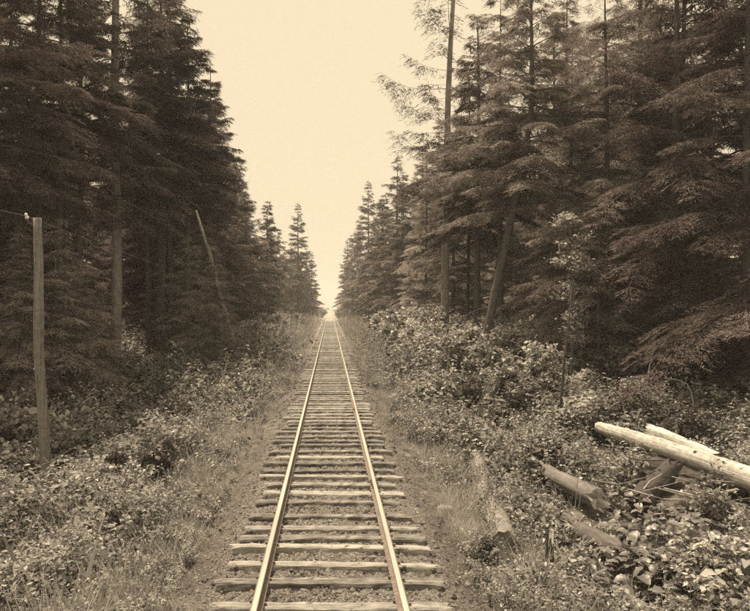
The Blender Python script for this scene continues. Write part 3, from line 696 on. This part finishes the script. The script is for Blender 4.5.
    # stones
    def stone(px, py, sx, sy, sz, label, seed):
        p = on_ground(px, py); r = rng(seed); V = []; Fc = []; nu, nv = 14, 8
        ph = r.uniform(0, 6, 6)
        for j in range(1, nv):
            for i in range(nu):
                th = 2 * math.pi * i / nu; f = math.pi * j / nv
                d = np.array([math.sin(f) * math.cos(th), math.sin(f) * math.sin(th), math.cos(f)]); d = np.sign(d) * abs(d) ** .75
                k = 1 + .14 * math.sin(3 * d[0] + ph[0]) + .12 * math.sin(4 * d[1] + ph[1]) + .1 * math.sin(5 * d[2] + ph[2]) + .04 * r.normal()
                V.append((d[0] * sx * k, d[1] * sy * k, d[2] * sz * k))
        V.append((0, 0, sz)); V.append((0, 0, -sz)); t_, b_ = len(V) - 2, len(V) - 1
        for j in range(nv - 2):
            for i in range(nu): Fc.append((j * nu + i, (j + 1) * nu + i, (j + 1) * nu + (i + 1) % nu, j * nu + (i + 1) % nu))
        for i in range(nu):
            Fc.append((t_, i, (i + 1) % nu)); Fc.append((b_, (nv - 2) * nu + (i + 1) % nu, (nv - 2) * nu + i))
        tag(obj('stone', mesh_py('stone', V, Fc, True), M['stone'], None, (p.x, p.y, gz(p.x, p.y) + sz * .15), (r.normal() * .1, .25, r.uniform(0, 3))), label, 'stone')
    stone(444, 511, .17, .12, .09, 'pale stone on the right bank left of the mossy log', 1)
    stone(468, 533, .13, .10, .09, 'pale stone against the left side of the mossy log', 2)
    stone(515, 587, .30, .20, .10, 'flat pale slab at the bottom right of the bank', 3)
    stone(424, 436, .28, .2, .14, 'pale stone in the grass right of the rails', 4)
    stone(486, 463, .14, .1, .1, 'small pale stone at the far end of the mossy log', 5)
    stone(402, 410, .22, .15, .10, 'small pale stone at the right foot of the ballast', 6)
build_timber()

# ------------------------------------------------------------------ shrubs and young broadleaved trees
def clear_of_logs(x, y, extra=.22):
    ok = np.ones(len(x), bool)
    for a, b, rad in SEGS:
        if a.y > 45 and b.y > 45: continue
        dx, dy = b.x - a.x, b.y - a.y; l2 = max(dx * dx + dy * dy, 1e-6)
        for sh in (0, -.35, -.7, -1.1):                                        # the trodden strip beside each log
            sx = sh * (a.x + b.x) / (a.y + b.y)
            t = np.clip(((x - a.x - sx) * dx + (y - a.y - sh) * dy) / l2, 0, 1)
            ok &= np.hypot(x - a.x - sx - t * dx, y - a.y - sh - t * dy) > rad + extra
    return ok

def build_shrubs():
    S = [shrub(101, 1.1, .8, 9, 850, .10), shrub(102, .9, .85, 9, 800, .09), shrub(103, 1.5, .95, 9, 1000, .12, .36), shrub(104, .7, .65, 8, 600, .085), shrub(105, 1.2, .75, 9, 900, .11, .38)]
    B = [shrub(111, 3.4, 1.7, 16, 6500, .14, .36), shrub(112, 4.0, 1.6, 14, 6500, .15, .36), shrub(113, 2.6, 1.6, 16, 5000, .13, .36)]
    def variants(ms): 
        d = {}
        for m in ('leaf', 'leaf_pale', 'leaf_dark'): d[m] = [(a, b.copy()) for a, b in ms]
        return d
    SV, BV = variants(S), variants(B)
    def put(name, V, x, y, label, group, sc, r, mat):
        st, fo = V[mat][int(r.integers(len(V[mat])))]
        if group and not name.startswith('leafy'):
            tone = {'leaf': 'mid-toned', 'leaf_pale': 'pale', 'leaf_dark': 'dark'}[mat]
            if name == 'undergrowth_shrub': label = '%s %s leafy shrub %s' % ('small' if sc < .85 else ('large' if sc > 1.15 else 'middling'), tone, where(x, y))
            elif 'bank down' in label: label = '%s %s young growth on the bank %s' % ('low' if sc < .6 else ('tall' if sc > .85 else 'rounded'), tone, where(x, y))
        t = tag(empty(name, (x, y, gz(x, y)), (0, 0, r.uniform(0, 6.28)), (sc * r.uniform(.85, 1.2), sc * r.uniform(.85, 1.2), sc)), label, 'shrub', group)
        obj('stems', st, M['bark'], t); obj('foliage', fo, M[mat], t)
    r = rng(71)
    def pick(p): return ('leaf', 'leaf_pale', 'leaf_dark')[int(r.choice(3, p=p))]
    # left undergrowth
    n = 0
    while n < 150:
        y = math.exp(r.uniform(math.log(10.5), math.log(62))); x = -r.uniform(3.6, min(.47 * y + 1, 17))
        if abs(x) < 4.6 and y < 25 and r.random() < .7: continue
        if y < 18.6 and abs(x / y + 288 / 740) < .075: continue        # keep the pole clear
        if not clear_of_logs(np.array([x]), np.array([y]), .8)[0]: continue
        put('undergrowth_shrub', SV, x, y, 'low leafy shrub in the undergrowth left of the track', 'undergrowth shrubs left', r.uniform(.6, 1.4), r, pick([.55, .2, .25])); n += 1
    n = 0
    while n < 170:
        y = math.exp(r.uniform(math.log(10), math.log(60))); x = r.uniform(3.4, min(.58 * y + 1, 19))
        if 2.2 < x < 4.9 and y < 19.5: continue                        # mossy log
        if 4.7 < x < 12.5 and y < 26 and r.random() < .72: continue    # fallen timber
        if not clear_of_logs(np.array([x]), np.array([y]), .8)[0]: continue
        put('undergrowth_shrub', SV, x, y, 'low leafy shrub in the undergrowth right of the track', 'undergrowth shrubs right', r.uniform(.6, 1.45), r, pick([.45, .47, .08])); n += 1
    # young broadleaved growth along the far edges
    for k in range(26):
        y = r.uniform(52, 135); x = -r.uniform(5.0, 8.4)
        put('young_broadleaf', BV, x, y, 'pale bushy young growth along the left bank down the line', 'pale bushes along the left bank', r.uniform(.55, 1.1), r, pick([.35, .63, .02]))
    for k in range(44):
        y = r.uniform(42, 140); x = r.uniform(4.6, 10)
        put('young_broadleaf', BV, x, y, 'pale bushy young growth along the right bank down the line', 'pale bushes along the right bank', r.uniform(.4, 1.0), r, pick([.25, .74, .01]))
    for k in range(12):
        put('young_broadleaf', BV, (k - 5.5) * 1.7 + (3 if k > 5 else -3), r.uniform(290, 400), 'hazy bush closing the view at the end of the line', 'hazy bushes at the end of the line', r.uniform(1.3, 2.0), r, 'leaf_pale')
    for k in range(16):
        D = r.uniform(34, 60); x = (r.uniform(395, 545) - VX) / F * D
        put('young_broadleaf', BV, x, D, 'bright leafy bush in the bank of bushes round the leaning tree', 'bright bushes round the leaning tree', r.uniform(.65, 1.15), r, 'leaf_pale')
    for k in range(9):
        D = r.uniform(56, 78); x = (455 + k * 11 - VX) / F * D
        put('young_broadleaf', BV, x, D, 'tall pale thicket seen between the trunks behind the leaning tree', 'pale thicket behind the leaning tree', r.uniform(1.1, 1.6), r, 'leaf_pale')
    for px, py, sc in ((513, 562, .50), (490, 570, .36), (466, 476, .26), (523, 552, .5)):
        p = on_ground(px, py); put('leafy_weed', SV, p.x, p.y, {513: 'small leafy weed hiding the near end of the mossy log', 490: 'small leafy weed below the mossy log end', 466: 'small leafy weed at the far end of the mossy log', 523: 'small leafy weed right beside the mossy log end'}[px], None, sc, r, 'leaf')
    for k in range(9):
        D = r.uniform(28, 37); x = (r.choice([418, 436, 455, 520, 538, 556, 575, 600, 625]) + r.uniform(-6, 6) - VX) / F * D
        put('young_broadleaf', BV, x, D, 'tall bright sapling clump %s' % where(x, D), 'tall bright saplings on the right', r.uniform(.6, .95), r, 'leaf_pale')
    for k in range(12):
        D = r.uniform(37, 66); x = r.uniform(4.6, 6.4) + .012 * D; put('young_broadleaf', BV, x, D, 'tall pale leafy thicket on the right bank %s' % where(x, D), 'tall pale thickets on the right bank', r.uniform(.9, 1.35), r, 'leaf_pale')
    for k in range(9):
        y = r.uniform(50, 98); x = -r.uniform(4.8, 6.6); put('young_broadleaf', BV, x, y, 'tall pale leafy thicket on the left bank %s' % where(x, y), 'tall pale thickets on the left bank', r.uniform(.7, 1.1), r, 'leaf_pale')
    for k in range(15):
        px = 515 + k * 15 + r.uniform(-5, 5); D = r.uniform(25, 33); x = (px - VX) / F * D
        put('young_broadleaf', BV, x, D, 'airy sapling clump %s' % where(x, D), 'airy saplings below the right forest wall', r.uniform(.5, .85), r, pick([.7, .15, .15]))
    for k in range(14):
        y = r.uniform(48, 115); put('young_broadleaf', BV, -r.uniform(4.3, 6.6), y, 'pale bushy young growth along the left bank down the line', 'pale bushes along the left bank', r.uniform(.4, .8), r, 'leaf_pale')
    for px, D, sc, m, lab in ((428, 40, 1.1, 'leaf_pale', 'bright leafy bush in front of the slender bare trunk'), (462, 36, 1.1, 'leaf_pale', 'bright leafy bush between bare trunk and leaning trunk'), (508, 31, .95, 'leaf_pale', 'pale leafy bush at the foot of the leaning tree'),
                          (535, 27, .8, 'leaf_pale', 'leafy bush right of the leaning tree'), (470, 27, .55, 'leaf', 'low bush left below the leaning tree'), 
                          (640, 23, .6, 'leaf_pale', 'bush with pale leaves behind the peeled log'), (690, 21, .55, 'leaf', 'bush behind the peeled log near the right edge'), (395, 46, .6, 'leaf_dark', 'dark low bush right of the rails halfway down the line'), (150, 30, .55, 'leaf', 'leafy bush right of the tall bare trunk foot'),
                          (102, 29, .6, 'leaf', 'leafy bush left at the foot of the tall bare trunk'), (200, 40, .7, 'leaf', 'grey-green bush under the leaning snag')):
        x = (px - VX) / F * D; put('leafy_bush', BV, x, D, lab, None, sc, r, m)
build_shrubs()

def build_young_tree():
    D = 27; x = (570 - VX) / F * D; z0 = gz(x, D); r = rng(131); parts = []; P = []
    t = tag(empty('young_broadleaf_tree', (x, D, z0)), 'slim young tree with a bright leafy head against the dark conifers', 'tree')
    top = at(573, 214, D).z - z0
    pts = [Vector((.10 * math.sin(q * 4), .05 * math.sin(q * 5), top * q - .2 * (q == 0))) for q in np.linspace(0, 1, 12)]
    parts.append(tube(pts, [.055 * (1 - .85 * q) + .006 for q in np.linspace(0, 1, 12)], 8, 4, .05))
    for k in range(46):
        q = r.uniform(.34, .99); i = min(10, int(q * 11)); b = pts[i].lerp(pts[i + 1], q * 11 - i); a = r.uniform(0, 6.28); l = 1.25 * r.uniform(.4, 1.05) * (1.15 - q) ** .5 * (.45 if q < .55 else 1)
        e = b + Vector((math.cos(a) * l, math.sin(a) * l, r.uniform(-.1, .5) * l)); parts.append(tube([b, b.lerp(e, .5) + Vector((0, 0, .06)), e], [.014, .009, .004], 4, caps=False))
        m = int(110 * l) + 12; u = r.uniform(.25, 1.05, m)[:, None]; P.append(np.array(b) * (1 - u) + np.array(e) * u + r.normal(size=(m, 3)) * np.array([.12, .12, .07]))
    v, f = join(*parts); obj('trunk', mesh_py('trunk', v, f), M['bark'], t)
    V, Q = leaves_on(r, np.concatenate(P), .105, .5, .36); obj('crown', mesh_quads('crown', V, Q), M['leaf_pale'], t)
build_young_tree()

# broad-leaved plants, each leaf a piece
BROAD = []
def build_broadleaves():
    leaves = []
    for k in range(3):
        r = rng(400 + k); n = 10; V = [(0, 0, 0)]; Fc = []
        for i in range(n + 1):                                          # outline strip along the midrib
            u = i / n; wdt = .42 * (math.sin(math.pi * min(1, u * .93 + .07)) ** .75) * (1 - .25 * u)
            zc = -.55 * u * u * .5
            V += [(-wdt, u, zc + .30 * wdt + .03 * r.normal()), (0, u, zc), (wdt, u, zc + .30 * wdt + .03 * r.normal())]
        for i in range(n):
            a = 1 + i * 3; Fc += [(a, a + 1, a + 4, a + 3), (a + 1, a + 2, a + 5, a + 4)]
        me = mesh_py('leaf', V, Fc); me.materials.append(M['broad']); leaves.append(me)
    r = rng(91); n = 0; spots = []
    while len(spots) < 62:
        px, py = r.uniform(592, 738), r.uniform(505, 602)
        if px < 620 and py < 540: continue
        p = on_ground(px, py + 10)
        if all((p - q).length > .27 for q in spots): spots.append(p)
    extra = [(on_ground(116, 556), 'pale broad-leaved plant in the undergrowth near the lower left corner', None), (on_ground(128, 572), 'pale broad-leaved plant left of the gravel bank at lower left', None)]
    allp = [(p, 'broad-leaved plant in the patch of big leaves at lower right', 'big-leaved plants lower right') for p in spots] + extra
    BROAD.extend(allp)
    for p, lab, grp in allp:
        t = tag(empty('broadleaf_plant', (p.x, p.y, gz(p.x, p.y)), (0, 0, r.uniform(0, 6.28))), lab, 'plant', grp)
        for j in range(int(r.integers(10, 14))):
            a = j * 2.4 + r.uniform(-.4, .4); h = r.uniform(.12, .46); o_ = r.uniform(.03, .17); sc = r.uniform(.13, .24)
            lf = obj('leaf', leaves[int(r.integers(3))], None, t, (-math.sin(a) * o_, math.cos(a) * o_, h), (r.uniform(-.5, .35), r.normal() * .25, a)); lf.scale = (sc, sc, sc)
        parts = []
        for ch in t.children:
            c = ch.location; parts.append(tube([(0, 0, -.05), (c.x * .4, c.y * .4, c.z * .6), c], [.007, .006, .004], 3, caps=False))
        v, f = join(*parts); obj('stalk', mesh_py('stalk', v, f), M['bark'], t)
build_broadleaves()

# ------------------------------------------------------------------ telegraph pole and wire
def build_poles():
    tops = []
    for (pb, pt, D, lab, full) in (((43.5, 492), (38, 218), 17.7, 'weathered crooked telegraph pole at the left edge with white insulator', True), ((281, 330), (279.5, 287), 101, 'distant pale telegraph pole rising from bushes left of the track', False)):
        b = at(pb[0], pb[1], D); t_ = at(pt[0], pt[1], D); zb = min(b.z, gz(b.x, b.y)) - .15
        t = tag(empty('telegraph_pole', (b.x, b.y, gz(b.x, b.y))), lab, 'pole')
        H = t_.z - gz(b.x, b.y); dx = t_.x - b.x; r = rng(6)
        zs = np.linspace(-.3, H, 26)
        pts = [(dx * max(0, z) / H + (.022 * math.sin(z * 1.5) + .03 * math.sin(z * .75 + 1) if full else 0), .02 * math.sin(z * 1.1), z) for z in zs]
        rad = [.128 - .024 * max(0, z) / H + .004 * r.normal() for z in zs]
        v, f = tube(pts, rad, 14, 6, .055); sh = obj('shaft', mesh_py('shaft', v, f), M['pole'], t)
        for zz, aa in ((1.05, -1.2), (1.75, -.9), (2.75, -1.5), (3.2, -2.6), (4.1, -1.3)) if full else ():
            i = int(np.argmin(abs(zs - zz))); p0 = Vector(pts[i]); d = Vector((math.cos(aa), math.sin(aa), .3))
            v, f = tube([p0 + d * .08, p0 + d * .15], [.032, .022], 7, 3, .1); obj('knot', mesh_py('knot', v, f), M['deadwood'], sh)
        top = Vector(pts[-1])
        v, f = tube([top + Vector((-.07, -.05, -.16)), top + Vector((-.19, -.09, -.12)), top + Vector((-.20, -.09, -.02))], [.014, .014, .014], 6); obj('bracket', mesh_py('bracket', v, f), M['rust'], t)
        ip = top + Vector((-.20, -.09, -.03)); tl = [(0, .028), (.015, .048), (.05, .045), (.06, .032), (.075, .032), (.085, .042), (.12, .034), (.14, .010)]
        v, f = tube([ip + Vector((-.35 * a, 0, a)) for a, _ in tl], [q for _, q in tl], 12); obj('insulator', mesh_py('insulator', v, f), M['glass'], t)
        tops.append(Vector(t.location) + ip + Vector((-.02, 0, .065)))
    a, b = tops; pts = []
    c0 = a + (a - b) * .22                                              # goes on towards the pole behind the camera
    for u in np.linspace(0, 1, 12): pts.append(c0.lerp(a, u) - Vector((0, 0, 4 * u * (1 - u) * .12)))
    for u in np.linspace(0, 1, 46)[1:]: pts.append(a.lerp(b, u) - Vector((0, 0, 4 * u * (1 - u) * .9)))
    v, f = tube(pts, [.007] * len(pts), 5)
    tag(obj('telegraph_wire', mesh_py('telegraph_wire', v, f), M['deadwood']), 'thin telegraph wire sagging away from the pole at left', 'wire')
build_poles()

# ------------------------------------------------------------------ ground cover and grass
def off_broadleaves(x, y, r):
    ok = ~((y > 13.8) & (y < 18) & (np.abs(x / y + 287 / 740) < .035) & (r.random(len(x)) < .8))      # trodden foot of the pole
    for p, _, _ in BROAD: ok &= (np.hypot(x - p.x, y - p.y + .12) > .42) | (r.random(len(x)) < .12)
    return ok

def scatter(name, label, protos, mat, x, y, rot, scale, tilt):
    """one mass of small plants: points on the ground, each carrying one of the little plant shapes"""
    lib = bpy.data.collections.new(name + '_shapes')
    for me in protos:
        me.materials.append(mat); lib.objects.link(bpy.data.objects.new(name + '_shape', me))
    n = len(x); me = bpy.data.meshes.new(name); me.vertices.add(n)
    me.vertices.foreach_set('co', np.stack([x, y, ground(x, y) - .01], -1).astype(np.float32).ravel())
    at_ = me.attributes.new('turn', 'FLOAT_VECTOR', 'POINT'); at_.data.foreach_set('vector', np.stack([tilt[0], tilt[1], rot], -1).astype(np.float32).ravel())
    at_ = me.attributes.new('size', 'FLOAT', 'POINT'); at_.data.foreach_set('value', scale.astype(np.float32))
    ng = bpy.data.node_groups.new(name, 'GeometryNodeTree')
    ng.interface.new_socket('Geometry', in_out='INPUT', socket_type='NodeSocketGeometry'); ng.interface.new_socket('Geometry', in_out='OUTPUT', socket_type='NodeSocketGeometry')
    N = ng.nodes; L = ng.links; gi = N.new('NodeGroupInput'); go = N.new('NodeGroupOutput')
    ci = N.new('GeometryNodeCollectionInfo'); ci.inputs['Collection'].default_value = lib; ci.inputs['Separate Children'].default_value = True; ci.inputs['Reset Children'].default_value = True
    ip = N.new('GeometryNodeInstanceOnPoints'); ip.inputs['Pick Instance'].default_value = True
    a1 = N.new('GeometryNodeInputNamedAttribute'); a1.data_type = 'FLOAT_VECTOR'; a1.inputs['Name'].default_value = 'turn'
    a2 = N.new('GeometryNodeInputNamedAttribute'); a2.data_type = 'FLOAT'; a2.inputs['Name'].default_value = 'size'
    L.new(gi.outputs[0], ip.inputs['Points']); L.new(ci.outputs[0], ip.inputs['Instance'])
    L.new(a1.outputs['Attribute'], ip.inputs['Rotation']); L.new(a2.outputs['Attribute'], ip.inputs['Scale']); L.new(ip.outputs[0], go.inputs[0])
    o = stuff(obj(name, me)); md = o.modifiers.new('scatter', 'NODES'); md.node_group = ng
    o['label'] = label; o['category'] = name.replace('_', ' ')
    return o

def weed(seed, h, rad, stems, per, size, aspect):
    r = rng(seed); P = []; parts = []
    for k in range(stems):
        a = r.uniform(0, 6.28); l = h * r.uniform(.5, 1.1); sp = rad * r.uniform(.3, 1.1); q = r.uniform(.15, 1, per)
        P.append(np.stack([np.cos(a) * sp * q, np.sin(a) * sp * q, l * q], -1) + r.normal(size=(per, 3)) * np.array([.5, .5, .3]) * size)
    return mesh_quads('weed', *leaves_on(r, np.concatenate(P), size, .42, aspect))

def fern(seed):
    r = rng(seed); Ps = []; Ds = []; Ss = []; Lg = []
    for k in range(9):
        a = k * .7 + r.uniform(-.3, .3); l = r.uniform(.35, .6); rise = r.uniform(.6, 1.1)
        for q in np.linspace(.12, 1, 20):
            p = np.array([math.cos(a) * l * q, math.sin(a) * l * q, l * (rise * q - .75 * q * q)]); t = np.array([math.cos(a), math.sin(a), rise - 1.5 * q]); sd = np.array([-math.sin(a), math.cos(a), 0])
            for s_ in (-1, 1): Ps.append(p); Ds.append(t * .35 + sd * s_); Ss.append(t); Lg.append(.16 * l / .5 * math.sin(math.pi * min(1, .18 + q * .82)) + .012)
    Ps, Ds, Ss, Lg = map(np.array, (Ps, Ds, Ss, Lg))
    return mesh_quads('fern', *rhombs(Ps, Ds, Ss, Lg, Lg * .16 + .004))

def tuft(seed, n, h, spread, w):
    r = rng(seed); b = np.concatenate([r.normal(size=(n, 2)) * spread, np.zeros((n, 1))], 1); a = r.uniform(0, 6.28, n)
    le = r.uniform(.1, 1.2, n); D = np.stack([np.cos(a) * le, np.sin(a) * le, np.ones(n)], -1); S = np.cross(D, r.normal(size=(n, 3)))
    l = h * r.uniform(.35, 1.15, n)
    V, Q = slivers(b, D, S, l, w * r.uniform(.6, 1.4, n))
    hd = r.random(n) < .10                                               # seed heads
    V2, Q2 = slivers(b[hd] + unit(D[hd]) * (l[hd] * .85)[:, None], D[hd] + r.normal(size=(hd.sum(), 3)) * .1, S[hd], l[hd] * .3, np.full(hd.sum(), w * 2.2))
    return mesh_quads('tuft', np.concatenate([V, V2]), np.concatenate([Q, Q2 + len(V)]))

def build_cover():
    r = rng(81)
    def field(n, y0, y1, inner, outer, pw=1.0):
        y = np.exp(r.uniform(np.log(y0), np.log(y1), n)); s = np.where(r.random(n) < .47, -1, 1)
        lim = np.where(s < 0, .47, .60) * y + 1.5; lim = np.minimum(lim, outer)
        x = s * (inner + (lim - inner) * r.uniform(0, 1, n) ** pw)
        return x, y
    def patchy(x, y, k): return np.sin(x * 1.3 * k + 1.7 * np.sin(y * .4 * k)) * np.sin(y * .8 * k + 1.3 * np.sin(x * .7 * k))
    def go(name, label, protos, mat, x, y, sc):
        n = len(x); scatter(name, label, protos, mat, x, y, r.uniform(0, 6.28, n), sc, (r.normal(size=n) * .15, r.normal(size=n) * .15))
    # leafy weeds
    x, y = field(40000, 6.8, 85, 1.75, 26, 1.25); p = patchy(x, y, 1.0); a = np.abs(x)
    k = (r.random(len(x)) < np.clip(.70 + .5 * p, .12, 1) * np.clip((a - 1.75) / 1.0, .12, 1)) & clear_of_logs(x, y, .20) & off_broadleaves(x, y, r); x, y, p, a = x[k], y[k], p[k], a[k]
    sc = np.clip(np.exp(r.normal(size=len(x)) * .32), .4, 1.45) * np.clip((a - 1.1) / 1.7, .40, 1.25) * (1 + .30 * p) * np.clip(y / 17, .85, 2.1)
    protos = [weed(500, .42, .22, 10, 14, .058, .30), weed(501, .34, .26, 12, 12, .046, .36), weed(502, .58, .18, 8, 17, .066, .22), weed(503, .25, .28, 14, 11, .040, .42), weed(504, .45, .24, 9, 12, .070, .32), weed(505, .66, .14, 7, 20, .048, .20), weed(506, .30, .30, 16, 11, .032, .4)]
    go('ground_cover', 'low tangled leafy ground cover on both sides of the track', protos, M['cover'], x, y, sc)
    # ferns in the half shade
    x, y = field(2600, 8, 60, 4.0, 24, .9); k = (patchy(x, y, .6) > -.15) & clear_of_logs(x, y, .45); x, y = x[k], y[k]
    go('ferns', 'arching ferns mixed through the undergrowth', [fern(510), fern(511), fern(512)], M['leaf'], x, y, r.uniform(.7, 1.35, len(x)) * np.clip(y / 30, 1, 1.5))
    # grass and weeds on the banks
    n = 38000; y = np.exp(r.uniform(np.log(6.8), np.log(178), n)); s = np.where(r.random(n) < .55, -1, 1)
    x = s * (1.5 + r.gamma(1.9, 1.35, n) * np.clip(y / 30, .8, 1.5)); a = np.abs(x)
    k = (r.random(n) < np.clip(.62 + .5 * patchy(x, y, 1.7), .06, 1) * np.clip((a - 1.40) / .8, .08, 1) * np.clip((13 - a) / 5, 0, 1)) & clear_of_logs(x, y, .10) & off_broadleaves(x, y, r); x, y, a = x[k], y[k], a[k]
    m = 260; x = np.concatenate([x, r.uniform(-1.35, 1.35, m)]); y = np.concatenate([y, np.exp(r.uniform(np.log(8), np.log(140), m))]); a = np.abs(x)
    sc = np.exp(r.normal(size=len(x)) * .3) * np.clip((a - .9) / 1.8, .30, 1) * np.clip(y / 22, .85, 2.6)
    go('grass', 'dry pale grass and weeds on the railway banks', [tuft(520, 60, .42, .07, .0040), tuft(521, 80, .30, .10, .0036), tuft(522, 45, .55, .06, .0045), tuft(523, 90, .22, .13, .0034)], M['grass'], x, y, sc)
build_cover()

# ------------------------------------------------------------------ haze in the air of the cutting
def build_haze():
    x0, x1, y0, y1, z0, z1 = -620, 620, -60, 1300, -5.5, 40.0
    V = [(x, y, z) for z in (z0, z1) for y in (y0, y1) for x in (x0, x1)]
    Fc = [(0, 2, 3, 1), (4, 5, 7, 6), (0, 1, 5, 4), (2, 6, 7, 3), (0, 4, 6, 2), (1, 3, 7, 5)]
    m, N, L, o = new_mat('haze')
    v = N.new('ShaderNodeVolumePrincipled'); v.inputs['Density'].default_value = .0006; v.inputs['Color'].default_value = (.99, .99, .985, 1)
    L.new(v.outputs[0], o.inputs['Volume'])
    h = stuff(obj('haze', mesh_py('haze', V, Fc, False), m)); h['label'] = 'pale summer haze filling the cutting'; h['category'] = 'haze'
build_haze()
